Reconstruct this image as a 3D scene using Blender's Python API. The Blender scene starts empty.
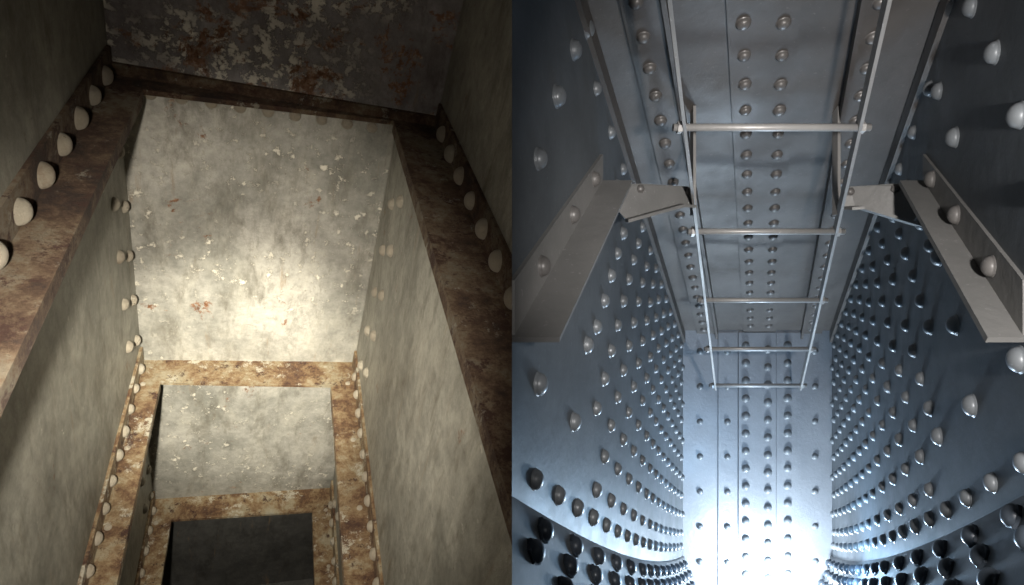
import bpy, bmesh, math, random
from mathutils import Vector, Matrix
random.seed(4)
F=614.0
sc=bpy.context.scene
sc.view_settings.view_transform='Standard'
# ---------------- camera
cd=bpy.data.cameras.new("camera"); cam=bpy.data.objects.new("camera",cd)
sc.collection.objects.link(cam); cam.rotation_euler=(math.radians(90),0,0)
cd.sensor_width=36; cd.lens=36*F/1024; cd.clip_start=0.01
sc.camera=cam
w=bpy.data.worlds.new("world"); sc.world=w; w.use_nodes=True
w.node_tree.nodes["Background"].inputs[0].default_value=(0.75,0.7,0.65,1)
w.node_tree.nodes["Background"].inputs[1].default_value=0.015

# shaft axes (used by geometry and by the streak direction of the old paint)
V=Vector((-222,614,512)).normalized()
A=Vector((-302,614,-868)); A=(A-V*A.dot(V)).normalized()
XL=A.cross(V)
if XL.x<0: XL=-XL
XL.normalize()

# ---------------- materials
def ramp(nt,src,stops):
    r=nt.nodes.new("ShaderNodeValToRGB")
    e=r.color_ramp.elements
    e[0].position,e[0].color=stops[0][0],(*stops[0][1],1)
    e[1].position,e[1].color=stops[-1][0],(*stops[-1][1],1)
    for p,c in stops[1:-1]:
        n=e.new(p); n.color=(*c,1)
    nt.links.new(src,r.inputs[0]); return r.outputs[0]
def noise(nt,co,scale,detail=6,rough=.6,stretch=None,dist=0,off=None):
    n=nt.nodes.new("ShaderNodeTexNoise")
    n.inputs["Scale"].default_value=scale; n.inputs["Detail"].default_value=detail
    n.inputs["Roughness"].default_value=rough; n.inputs["Distortion"].default_value=dist
    if stretch or off:
        m=nt.nodes.new("ShaderNodeMapping"); m.inputs["Scale"].default_value=stretch or (1,1,1)
        m.inputs["Location"].default_value=off or (0,0,0)
        nt.links.new(co,m.inputs[0]); co=m.outputs[0]
    nt.links.new(co,n.inputs["Vector"]); return n.outputs["Fac"]
def mix(nt,f,a,b,mode='MIX'):
    m=nt.nodes.new("ShaderNodeMix"); m.data_type='RGBA'; m.blend_type=mode
    if isinstance(f,float): m.inputs[0].default_value=f
    else: nt.links.new(f,m.inputs[0])
    for i,s in ((6,a),(7,b)):
        if isinstance(s,tuple): m.inputs[i].default_value=(*s,1)
        else: nt.links.new(s,m.inputs[i])
    return m.outputs[2]
def newmat(name,shaft=False):
    m=bpy.data.materials.new(name); m.use_nodes=True; nt=m.node_tree
    b=nt.nodes["Principled BSDF"]; tc=nt.nodes.new("ShaderNodeTexCoord"); co=tc.outputs["Object"]
    if shaft:
        cb=nt.nodes.new("ShaderNodeCombineXYZ")
        for i,ax in enumerate((XL,V,A)):
            d=nt.nodes.new("ShaderNodeVectorMath"); d.operation='DOT_PRODUCT'
            d.inputs[1].default_value=ax; nt.links.new(co,d.inputs[0]); nt.links.new(d.outputs["Value"],cb.inputs[i])
        co=cb.outputs[0]
    return m,nt,b,co
def bump(nt,b,h,strength,dist=.01):
    n=nt.nodes.new("ShaderNodeBump"); n.inputs["Strength"].default_value=strength; n.inputs["Distance"].default_value=dist
    nt.links.new(h,n.inputs["Height"]); nt.links.new(n.outputs[0],b.inputs["Normal"])
BL=(0,0,0); WH=(1,1,1)
def steel_old(name,base,dark,rust_lo,chip_lo=.6,rough=.5,peel=(.46,.44,.38),streak=.35,off=None):
    m,nt,b,co=newmat(name,True)
    c=ramp(nt,noise(nt,co,2.4,9,.66,None,.5,off),[(.36,dark),(.5,tuple((x+y)/2 for x,y in zip(base,dark))),(.62,base)])
    c2=ramp(nt,noise(nt,co,26,7,.8),[(.36,(.66,.66,.66)),(.66,(1.12,1.12,1.12))])
    c=mix(nt,1.0,c,c2,'MULTIPLY')
    st=ramp(nt,noise(nt,co,6,7,.75,(1.5,1.5,.7),.3),[(.48,BL),(.68,(streak,)*3)])
    c=mix(nt,st,c,peel)
    sd=ramp(nt,noise(nt,co,7,8,.75,(1.8,1.8,.6),.2,(3,1,2)),[(.51,BL),(.68,(.75,.75,.75))])
    c=mix(nt,sd,c,tuple(x*.5*k for x,k in zip(dark,(1.05,.97,.85))))
    # faint rust drips running along the shaft
    dr=ramp(nt,noise(nt,co,8,8,.75,(2.6,2.6,.35),.1,(1,8,5)),[(.60,BL),(.70,(.5,.5,.5))])
    c=mix(nt,dr,c,(.20,.13,.07))
    ds=ramp(nt,noise(nt,co,48,5,.7,None,0,(9,1,3)),[(.66,BL),(.70,(.7,.7,.7))])
    c=mix(nt,ds,c,(.08,.06,.04))
    area=ramp(nt,noise(nt,co,2.3,3,.5,None,0,(5,2,7)),[(.42,BL),(.54,WH)])
    ch=ramp(nt,noise(nt,co,24,8,.75),[(chip_lo,BL),(chip_lo+.03,WH)])
    cm=mix(nt,1.0,area,ch,'MULTIPLY')
    c=mix(nt,cm,c,(.58,.55,.48))
    patch=noise(nt,co,5.5,12,.78,None,.3,off)
    pf=ramp(nt,patch,[(rust_lo,BL),(rust_lo+.03,WH)])
    rc=ramp(nt,noise(nt,co,40,6,.7),[(.3,(.06,.025,.012)),(.52,(.17,.08,.04)),(.7,(.38,.34,.28))])
    c=mix(nt,pf,c,rc)
    nt.links.new(c,b.inputs["Base Color"]); b.inputs["Roughness"].default_value=rough
    b.inputs["Metallic"].default_value=.1
    hsum=mix(nt,.5,patch,cm)
    bump(nt,b,hsum,.6,.02)
    return m
M_old=steel_old("aged_grey_plate",(.34,.335,.295),(.18,.178,.155),.625,.64)
M_old_roof=steel_old("aged_scuffed_plate",(.38,.37,.34),(.19,.19,.172),.615,.565,.45,off=(.7,.2,.4))
M_old_ceil=steel_old("aged_peeling_plate",(.25,.235,.235),(.12,.105,.105),.53,.5,.5,(.36,.35,.36))
M_dark=steel_old("unlit_shade_plate",(.085,.085,.082),(.045,.045,.044),.70,.72,.6,(.11,.11,.10))  # shade put into the colour: plate darkened for the unlit far shaft
def rustmat(name,cols,rough=.8,spk=.6,cream=(.44,.41,.33),clo=.6):
    m,nt,b,co=newmat(name,True)
    n1=noise(nt,co,6,15,.80,None,.15)
    c=ramp(nt,n1,cols)
    sp=ramp(nt,noise(nt,co,14,12,.82,None,.1),[(spk,BL),(spk+.05,WH)])
    c=mix(nt,sp,c,(.05,.018,.010))
    sp=ramp(nt,noise(nt,co,10,14,.83,None,.1,(4,4,1)),[(clo,BL),(clo+.04,WH)])
    c=mix(nt,sp,c,cream)
    nt.links.new(c,b.inputs["Base Color"]); b.inputs["Roughness"].default_value=rough
    bump(nt,b,noise(nt,co,20,12,.85,None,.1),1.0,.025)
    return m
M_rust=rustmat("rusted_angle_iron",[(.38,(.06,.026,.014)),(.45,(.14,.075,.036)),(.51,(.25,.17,.09)),(.57,(.32,.27,.18)),(.66,(.37,.34,.26))],spk=.55,cream=(.46,.43,.35),clo=.55)
M_rust_dk=rustmat("rusted_angle_iron_dark",[(.40,(.035,.018,.012)),(.47,(.085,.046,.026)),(.53,(.15,.10,.06)),(.58,(.19,.155,.11)),(.70,(.22,.20,.16))],.8,.53,(.30,.28,.23),.575)
M_riv_old=rustmat("old_painted_rivet",[(.3,(.22,.14,.09)),(.42,(.38,.33,.26)),(.7,(.46,.43,.36))],.5,.61,(.50,.47,.40),.6)
def paint(name,base,dark,rough,metal=.35,bs=.12,scale=30):
    m,nt,b,co=newmat(name)
    c=ramp(nt,noise(nt,co,3.5,8,.65),[(.3,dark),(.7,base)])
    sp=ramp(nt,noise(nt,co,90,4,.6),[(.64,BL),(.72,(.5,.5,.5))])
    c=mix(nt,sp,c,tuple(min(1,x*1.6) for x in base))
    nt.links.new(c,b.inputs["Base Color"]); b.inputs["Metallic"].default_value=metal
    r=ramp(nt,noise(nt,co,6,5,.6),[(.3,(rough-.06,)*3),(.7,(rough+.14,)*3)])
    nt.links.new(r,b.inputs["Roughness"])
    bump(nt,b,noise(nt,co,scale,5,.6),bs,.01)
    return m
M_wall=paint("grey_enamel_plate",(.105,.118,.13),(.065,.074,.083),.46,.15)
M_haunch=paint("grey_enamel_haunch",(.17,.178,.185),(.12,.125,.13),.45,.15)
M_col=paint("grey_enamel_column",(.095,.084,.077),(.058,.052,.048),.52,.08)
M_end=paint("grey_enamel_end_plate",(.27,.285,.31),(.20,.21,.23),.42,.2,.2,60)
M_riv=paint("enamelled_rivet",(.19,.205,.22),(.14,.15,.16),.36,.15,.04)
M_bolt=paint("enamelled_bolt",(.065,.08,.10),(.045,.055,.07),.34,.15,.04)
M_riv_w=paint("enamelled_rivet_warm",(.15,.14,.135),(.115,.11,.105),.36,.15,.04)
M_lad=paint("ladder_steel",(.46,.45,.44),(.32,.31,.30),.42,.3,.1,60)
M_rail=paint("ladder_rail_steel",(.30,.29,.28),(.20,.195,.19),.5,.2,.1,60)
M_stiff=paint("stiffener_paint",(.22,.215,.21),(.15,.15,.145),.46,.2,.15)

# ---------------- mesh builder
class MB:
    def __init__(s): s.bm=bmesh.new()
    def face(s,vs): 
        try: return s.bm.faces.new(vs)
        except ValueError: return None
    def prism(s,poly,ext):
        ext=Vector(ext)
        a=[s.bm.verts.new(Vector(p)) for p in poly]; b=[s.bm.verts.new(Vector(p)+ext) for p in poly]
        n=len(a); s.face(a[::-1]); s.face(b)
        for i in range(n): s.face([a[i],a[(i+1)%n],b[(i+1)%n],b[i]])
    def tube(s,p0,p1,r,seg=14):
        p0=Vector(p0);p1=Vector(p1);d=(p1-p0).normalized()
        u=d.orthogonal().normalized();v=d.cross(u)
        R=[]
        for p in(p0,p1):
            R.append([s.bm.verts.new(p+r*(math.cos(2*math.pi*i/seg)*u+math.sin(2*math.pi*i/seg)*v)) for i in range(seg)])
        for i in range(seg):
            f=s.face([R[0][i],R[0][(i+1)%seg],R[1][(i+1)%seg],R[1][i]]); f.smooth=True
        s.face(R[0][::-1]);s.face(R[1])
    def lathe(s,c,n,prof,seg=16,smooth=True):
        c=Vector(c);n=Vector(n).normalized();u=n.orthogonal().normalized();v=n.cross(u)
        ph=random.random()*6
        prev=None
        for r,h in prof:
            ring=[s.bm.verts.new(c+n*h+r*(math.cos(ph+2*math.pi*i/seg)*u+math.sin(ph+2*math.pi*i/seg)*v)) for i in range(seg)]
            if prev:
                for i in range(seg):
                    f=s.face([prev[i],prev[(i+1)%seg],ring[(i+1)%seg],ring[i]])
                    if f: f.smooth=smooth
            prev=ring
        f=s.face(prev)
        if f: f.smooth=smooth
    def rivet(s,c,n,r,collar=False,hh=.80):
        j=random.uniform(.94,1.06); r*=j
        prof=[]
        if collar: prof+= [(r*1.10,0),(r*1.08,r*.06)]
        prof+=[(r*math.cos(a)**.9,r*hh*math.sin(a)+(.07*r if collar else 0)) for a in [0,.22,.45,.7,.95,1.18,1.38,1.5]]
        s.lathe(c,n,prof)
    def hexbolt(s,c,n,r):
        s.lathe(c,n,[(r*1.0,0),(r*1.0,r*.35),(r*.88,r*.42)],6,False)
        s.lathe(c,n,[(r*.86,r*.3),(r*.82,r*.52),(r*.66,r*.76),(r*.42,r*.90),(r*.15,r*.96)],16)
    def done(s,name,mat,clip=None):
        bm=s.bm
        bmesh.ops.recalc_face_normals(bm,faces=bm.faces[:])
        if clip:
            bmesh.ops.bisect_plane(bm,geom=bm.verts[:]+bm.edges[:]+bm.faces[:],plane_co=(0,0,0),plane_no=(1,0,0),
                clear_outer=(clip<0),clear_inner=(clip>0))
        me=bpy.data.meshes.new(name); bm.to_mesh(me); bm.free()
        o=bpy.data.objects.new(name,me); me.materials.append(mat); sc.collection.objects.link(o); return o
def empty(name):
    o=bpy.data.objects.new(name,None); sc.collection.objects.link(o); return o

# =====================================================================
# LEFT CHAMBER : rusty box-section shaft
# =====================================================================
S=2.0
def P(a,v,t): return S*(a*XL+v*V+t*A)
def lbox(mb,a0,a1,v0,v1,t0,t1,v0b=None):
    if v0b is None: v0b=v0
    mb.prism([P(a0,v0,t0),P(a1,v0b,t0),P(a1,v1,t0),P(a0,v1,t0)],S*(t1-t0)*A)
aL,aR=-.207,.199
nL,nR=-.216,.265
T=[.405,.975,1.43,1.88]
th=.006
VB=-.55
m=MB(); lbox(m,aL-th,aL,VB,1,T[0],2.4); lbox(m,nL-th,nL,VB,1,-.7,T[0]); m.done("wall_west",M_old,-1)
m=MB(); lbox(m,aR,aR+th,VB,1,T[0],2.4); lbox(m,nR,nR+th,VB,1,-.7,T[0]); m.done("wall_east",M_old,-1)
m=MB(); lbox(m,aL,aR,1,1+th,T[0],T[2]); m.done("ceiling",M_old_roof,-1)
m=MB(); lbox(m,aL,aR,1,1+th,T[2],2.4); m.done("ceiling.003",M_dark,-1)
m=MB(); lbox(m,-.23,.28,1.0,1+th,-.7,T[0]); m.done("ceiling.001",M_old_ceil,-1)
m=MB(); lbox(m,-.23,.28,VB-th,VB,-.7,2.4); m.done("floor",M_old,-1)
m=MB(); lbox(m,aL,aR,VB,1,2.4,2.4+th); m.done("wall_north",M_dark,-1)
frames=[(T[0],-.168,.190,.953,nL,nR,.985),(T[1],-.167,.147,.940,aL,aR,.930),(T[2],-.163,.150,.940,aL,aR,.935),(T[3],-.165,.155,.94,aL,aR,.94)]
for i,(t,il,ir,iv,ol,orr,ivr) in enumerate(frames):
    e=empty("angle_iron_frame" if i==0 else "angle_iron_frame.%03d"%i)
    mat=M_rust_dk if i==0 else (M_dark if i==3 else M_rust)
    f=.007
    m=MB()
    lbox(m,ol,il,VB,1,t-f,t); lbox(m,ir,orr,VB,1,t-f,t)
    lbox(m,il,ir,iv,1,t-f-.0005,t,ivr); lbox(m,il,ir,VB,-.35,t-f-.0005,t)
    lp=.012
    lbox(m,il-.005,il,-.35,iv,t,t+lp); lbox(m,ir,ir+.005,-.35,ivr,t,t+lp)
    lg=.040
    lbox(m,ol,ol+.005,VB,.994,t-f-lg,t-f); lbox(m,orr-.005,orr,VB,.994,t-f-lg,t-f)
    if i==0: lbox(m,ol,orr,.992,1,t-f-.016,t-f)
    o=m.done("angle_irons",mat,-1); o.parent=e
    m=MB()
    rr=.0135 if i==0 else .0098
    v=.945 if i==0 else .955
    k=0
    while v>VB+.05:
        tt=t-f-.0155 if i==0 else t-f-.02
        m.rivet(P(ol+.005,v,tt),XL,rr*S); m.rivet(P(orr-.005,v-.02,tt),-XL,rr*S)
        if i>0 and k%3==0:
            m.rivet(P((ol+il)/2-.008,v-.02,t-f),-A,rr*S*.5)
            m.rivet(P((orr+ir)/2+.008,v-.02,t-f),-A,rr*S*.5)
        v-=.071 if i==0 else .050; k+=1
    na=9
    if i==0:
      for k in range(na):
        a=aL+.04+(aR-aL-.08)*k/(na-1)
        m.rivet(P(a,1.0,t+.016),-V,.0095*S)
    o=m.done("rivets",M_riv_old,-1); o.parent=e
m=MB(); 
for i in range(3):
    t0,t1=T[i]+.02,T[i+1]-.05
    tt=t0+.04;k=0
    while tt<t1:
        v=.935 if k%2 else .875
        m.rivet(P(aL,v+.03,tt),XL,.0105*S); m.rivet(P(aR,v-.02,tt+.01),-XL,.0105*S)
        tt+=.055 if k%2 else .04;k+=1
m.done("corner_rivet_rows",M_riv_old,-1)

# =====================================================================
me=bpy.data.meshes.new("unseen_light_divider")  # added sheet, edge-on and unseen, keeps light from leaking between chambers
me.from_pydata([(0,-1.2,-3),(0,6,-3),(0,6,3),(0,-1.2,3)],[],[(0,1,2,3)])
o=bpy.data.objects.new("unseen_light_divider",me); me.materials.append(M_col); sc.collection.objects.link(o)

# =====================================================================
# RIGHT CHAMBER : repainted riveted tube with ladder
# =====================================================================
YE=3.2; PXM=F/YE; SL=.477
def zend(py): return (292-py)/PXM
def XWL(Y): return (683-512)/PXM+.404*(Y-YE)
def XWR(Y): return (832-512)/PXM+.3795*(Y-YE)
def sag(p,Y):      # plate courses sag between the end plate and the near end (curved seams)
    q=max(0.0,min(1.0,(p-400)/156.0)); u=(YE-Y)
    return -.065*q*max(0,u*(2.3-u))/1.32
def Zr(p,Y): return zend(p)-SL*(Y-YE)
def Zs(p,Y): return Zr(p,Y)+sag(p,Y)
NL=Vector((1,-.404,0)).normalized(); NR=Vector((-1,.3795,0)).normalized()
CE=330; FL=680; SEAM=556
Y0L=YE-XWL(YE)/.404-.02
def curve_in(p):
    q=max(0,p-SEAM)/100.0
    return .12*q+.20*q*q
def curve_n(n,p):
    e=.5; ds=(curve_in(p+e)-curve_in(p-e)); dz=2*e/PXM
    return (n*dz+Vector((0,0,1))*ds).normalized()
def wallquad(m,X,y0,y1,ptop,pbot,off0,off1,n):
    pts=[Vector((X(y),y,Zr(p,y)))+n*off0 for y,p in((y0,ptop),(y1,ptop),(y1,pbot),(y0,pbot))]
    m.prism(pts,n*(off1-off0))
m=MB(); wallquad(m,XWL,Y0L,YE+.02,CE-5,FL+10,-.012,0,NL); m.done("wall_left",M_wall,1)
m=MB(); wallquad(m,XWR,.2,YE+.02,CE-5,FL+10,-.012,0,NR); m.done("wall_right",M_wall,1)
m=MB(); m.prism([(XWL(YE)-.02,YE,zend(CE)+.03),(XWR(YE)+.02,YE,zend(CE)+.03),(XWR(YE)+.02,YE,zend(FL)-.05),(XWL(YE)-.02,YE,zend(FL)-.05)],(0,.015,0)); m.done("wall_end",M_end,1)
def roofslab(m,f0,f1,y0,y1,d0,d1,py=CE):
    p=[Vector((f0(y0),y0,Zr(py,y0)-d0)),Vector((f1(y0),y0,Zr(py,y0)-d0)),Vector((f1(y1),y1,Zr(py,y1)-d0)),Vector((f0(y1),y1,Zr(py,y1)-d0))]
    m.prism(p,(0,0,-(d1-d0)))
m=MB(); roofslab(m,XWL,XWR,.3,YE,0,-.015); m.done("ceiling.002",M_col,1)
m=MB(); roofslab(m,XWL,XWR,.3,YE,0,.015,FL); m.done("floor.001",M_wall,1)
def XC(y): return 1.29+.398*(y-YE)
e=empty("riveted_column")
m=MB()
roofslab(m,lambda y:XC(y)-.085,lambda y:XC(y)+.085,.3,YE,0,.010)
for sg in(-1,1):
    a,b=sorted((sg*.215,sg*.325))
    roofslab(m,lambda y:XC(y)+a,lambda y:XC(y)+b,.3,YE,0,.016)
    a,b=sorted((sg*.215,sg*.227))
    roofslab(m,lambda y:XC(y)+a,lambda y:XC(y)+b,.3,YE,.016,.045)
o=m.done("cover_plates",M_col,1); o.parent=e
m=MB()
nC=Vector((0,-SL,-1)).normalized()
y=1.0;k=0
while y<YE-.03:
    for dx in(-.047,.047):
        m.rivet((XC(y)+dx,y,Zr(CE,y)-.010),nC,.0165,True)
    for dx in(-.275,.275):
        m.rivet((XC(y)+dx,y+.03,Zr(CE,y+.03)-.016),nC,.0165,True)
    y+=.088;k+=1
o=m.done("rivets",M_riv_w,1); o.parent=e
m=MB()
def ebox(m,x0,x1,y0,y1,d):
    X0=(x0-512)/PXM;X1=(x1-512)/PXM
    m.prism([(X0,YE-d,zend(y0)),(X1,YE-d,zend(y0)),(X1,YE-d,zend(y1)),(X0,YE-d,zend(y1))],(0,d,0))
ebox(m,718,737,CE+2,FL,.006); ebox(m,738,775,CE+2,FL,.010); ebox(m,776,800,CE+2,FL,.006)
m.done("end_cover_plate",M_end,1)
m=MB()
py=345;k=0
while py<600:
    for x in(745,767,787):
        m.rivet(((x-512)/PXM,YE-.010 if x<776 else YE-.006,zend(py+(4 if x==767 else 0))),(0,-1,0),.020,True)
    if k%2==0:
        for x in(700,727,815): m.rivet(((x-512)/PXM,YE if x!=727 else YE-.006,zend(py+6)),(0,-1,0),.016,True)
    py+=17.5;k+=1
m.done("end_plate_rivets",M_riv,1)
SY0,SZ0,SY1,SZ1=.985,-.08,1.54,.272
m=MB(); mb=MB()
for X,n,ymin in((XWL,NL,1.0),(XWR,NR,.90)):
    sx=1 if n.x>0 else -1
    def put(y,p,r,kind=0):
        q=(X(y)+sx*curve_in(p),y,Zs(p,y))
        if q[0]<0.01 or y>YE-.02: return
        if SY0-.1<y<SY1+.04:
            zl=SZ0+(SZ1-SZ0)*(y-SY0)/(SY1-SY0)
            if zl-.03<q[2]<zl+.15: return
        Q=Vector(q)
        if kind: 
            nn=curve_n(n,p); mb.hexbolt(Q+nn*.008,nn,r)
        else: m.rivet(Q,n,r,True)
    y=ymin-.03
    while y<YE: put(y,545,.0185); y+=.125
    for r_i,p in enumerate((338,364,400,436,474,512)):
        y=ymin+.0+(.11 if r_i%2 else 0)
        while y<1.50:
            put(y,p,.021); y+=.21
    for r_i,p in enumerate(range(352,541,18)):
        y=1.50+(.075 if r_i%2 else 0)
        while y<YE-.02: put(y,p,.0180); y+=.145 if y<2.1 else .125
    for r_i,p in enumerate((563,573,583,594,606)):
        y=ymin-.10+(.09 if r_i%2 else 0)
        while y<YE: put(y,p,.0225,1); y+=.18 if y<1.8 else .14
m.done("plate_rivet_rows",M_riv,1)
mb.done("hex_bolts",M_bolt,1)
m=MB()
for X,n,y0,sx in((XWL,NL,Y0L-.4,1),(XWR,NR,.3,-1)):
    ps=[SEAM+8*i for i in range(12)]
    NY=28; ys=[y0+(YE-y0)*i/NY for i in range(NY+1)]
    rows=[[m.bm.verts.new(Vector((X(y),y,Zs(SEAM,y)))) for y in ys]]
    for p in ps:
        nn=curve_n(n,p)
        rows.append([m.bm.verts.new(Vector((X(y)+sx*curve_in(p),y,Zs(p,y)))+nn*.008) for y in ys])
    for r,(a_,b_) in enumerate(zip(rows,rows[1:])):
        for i in range(NY):
            f=m.face([a_[i],a_[i+1],b_[i+1],b_[i]]); f.smooth=(r>0)
m.done("haunch_lap_plate",M_haunch,1)
m=MB()
for X,n,y0 in((XWL,NL,Y0L),(XWR,NR,.3)):
    wallquad(m,X,y0,YE,332,342,0,.012,n)
m.done("upper_lap_strip",M_col,1)

# stiffener brackets
for idx,(X,sg,n) in enumerate(((XWL,1,NL),(XWR,-1,NR))):
    e=empty("stiffener_bracket" if idx==0 else "stiffener_bracket.001")
    m=MB()
    y0,z0,y1,z1=SY0,SZ0,SY1,SZ1
    dz=z1-z0;dy=y1-y0
    up=Vector((0,-dz,dy)).normalized()
    W=.080 if idx==0 else .068
    a=Vector((X(y0),y0,z0));b=Vector((X(y1),y1,z1));i=Vector((sg*W,0,0))
    m.prism([a,b,b+i,a+i],up*.010)
    m.prism([a,b,b+Vector((0,0,.075)),a+Vector((0,0,.10))],Vector((sg*.008,0,0)))
    if idx==0: pts=[(597,185),(640,183),(689,186),(692,204),(680,203),(625,218)]
    else: pts=[(940,185),(895,183),(850,186),(843,206),(855,205),(912,222)]
    poly=[]
    for px,p in pts:
        fr=min(1,max(0,(px-597)/95 if idx==0 else (940-px)/95))
        yy=1.535+.13*fr
        poly.append(((px-512)/F*yy,yy,(292-p)/F*yy))
    m.prism(poly,(0,.010,0))
    q0=Vector(poly[5]);q1=Vector(poly[4]);q2=Vector(poly[3])
    for s0,s1 in((q0,q1),(q1,q2)):
        m.prism([s0,s1,s1+Vector((0,-.045,-.008)),s0+Vector((0,-.045,-.008))],(0,0,-.008))
    o=m.done("angle_and_gusset",M_stiff,1); o.parent=e
    m=MB()
    for f in(.22,.55,.85):
        c=a.lerp(b,f)+Vector((sg*.008,0,.05)); m.rivet(c,n,.019,True)
    for q in(poly[1],poly[2]):
        m.hexbolt(Vector(q)+Vector((0,0,-.014)),(0,-1,0),.012)
    o=m.done("rivets",M_riv_w,1); o.parent=e

# ladder
lad=empty("ladder")
m=MB(); mr=MB()
def LP(y,dx=0): return Vector((.592+.379*(y-1.41)+dx,y,.379-.56*(y-1.41)))
ld=(LP(2)-LP(1)).normalized(); ln=Vector((1,0,0)).cross(ld).normalized()
for sg in(-1,1):
    a=LP(.75,sg*.2)-ln*.012; b=LP(2.89,sg*.2)-ln*.012
    m.prism([a,a+Vector((.008,0,0)),b+Vector((.008,0,0)),b],ln*.024)
o=m.done("rails",M_rail,1); o.parent=lad
y=1.41-.3625
while y<2.9:
    mr.tube(LP(y,-.222),LP(y,.230),.0090)
    for s2 in(-.209,.209):
        mr.lathe(LP(y,s2)-Vector((.004,0,0)),(1,0,0),[(.0145,0),(.0145,.010),(.011,.012)],6,False)
    y+=.3625
o=mr.done("rungs",M_lad,1); o.parent=lad
m=MB()
for yy in(1.70,):
    for sg in(-1,1):
        p=LP(yy,sg*.2); m.prism([p,p+Vector((.008,0,0)),p+Vector((.008,.03,0)),p+Vector((0,.03,0))],(0,0,Zr(CE,yy)-p.z))
o=m.done("hanger_straps",M_rail,1); o.parent=lad

# ---------------- lights
def light(name,kind,loc,energy,col,size=.05,target=None,angle=60,blend=1):
    l=bpy.data.lights.new(name,kind); l.energy=energy; l.color=col; l.shadow_soft_size=size
    o=bpy.data.objects.new(name,l); o.location=loc; sc.collection.objects.link(o)
    if kind=='SPOT':
        l.spot_size=math.radians(angle); l.spot_blend=blend
        o.rotation_euler=(Vector(target)-Vector(loc)).to_track_quat('-Z','Y').to_euler()
    return o
def ray(px,py,y): return Vector(((px-512)/F*y,y,(292-py)/F*y))
light("torch_spot",'SPOT',(-.20,.05,-.06),1000,(1,.93,.75),.025,ray(245,375,2.5),28,1)
light("torch_halo",'SPOT',(-.21,.05,-.07),330,(1,.91,.76),.025,ray(250,400,2.5),62,1)
light("torch_spill",'POINT',(-.25,.05,-.1),9,(1,.9,.78),.05)
light("torch_spot.001",'SPOT',(.42,.10,.05),100,(1,.96,.92),.03,ray(765,290,2.5),85,.9)
light("inspection_lamp",'POINT',(1.32,2.88,-1.54),66,(.76,.89,1),.06)
light("added_wall_fill",'POINT',(1.12,2.25,-1.05),21,(.42,.69,1),.08)  # added cool fill without a fixture, brightens the middle of the walls
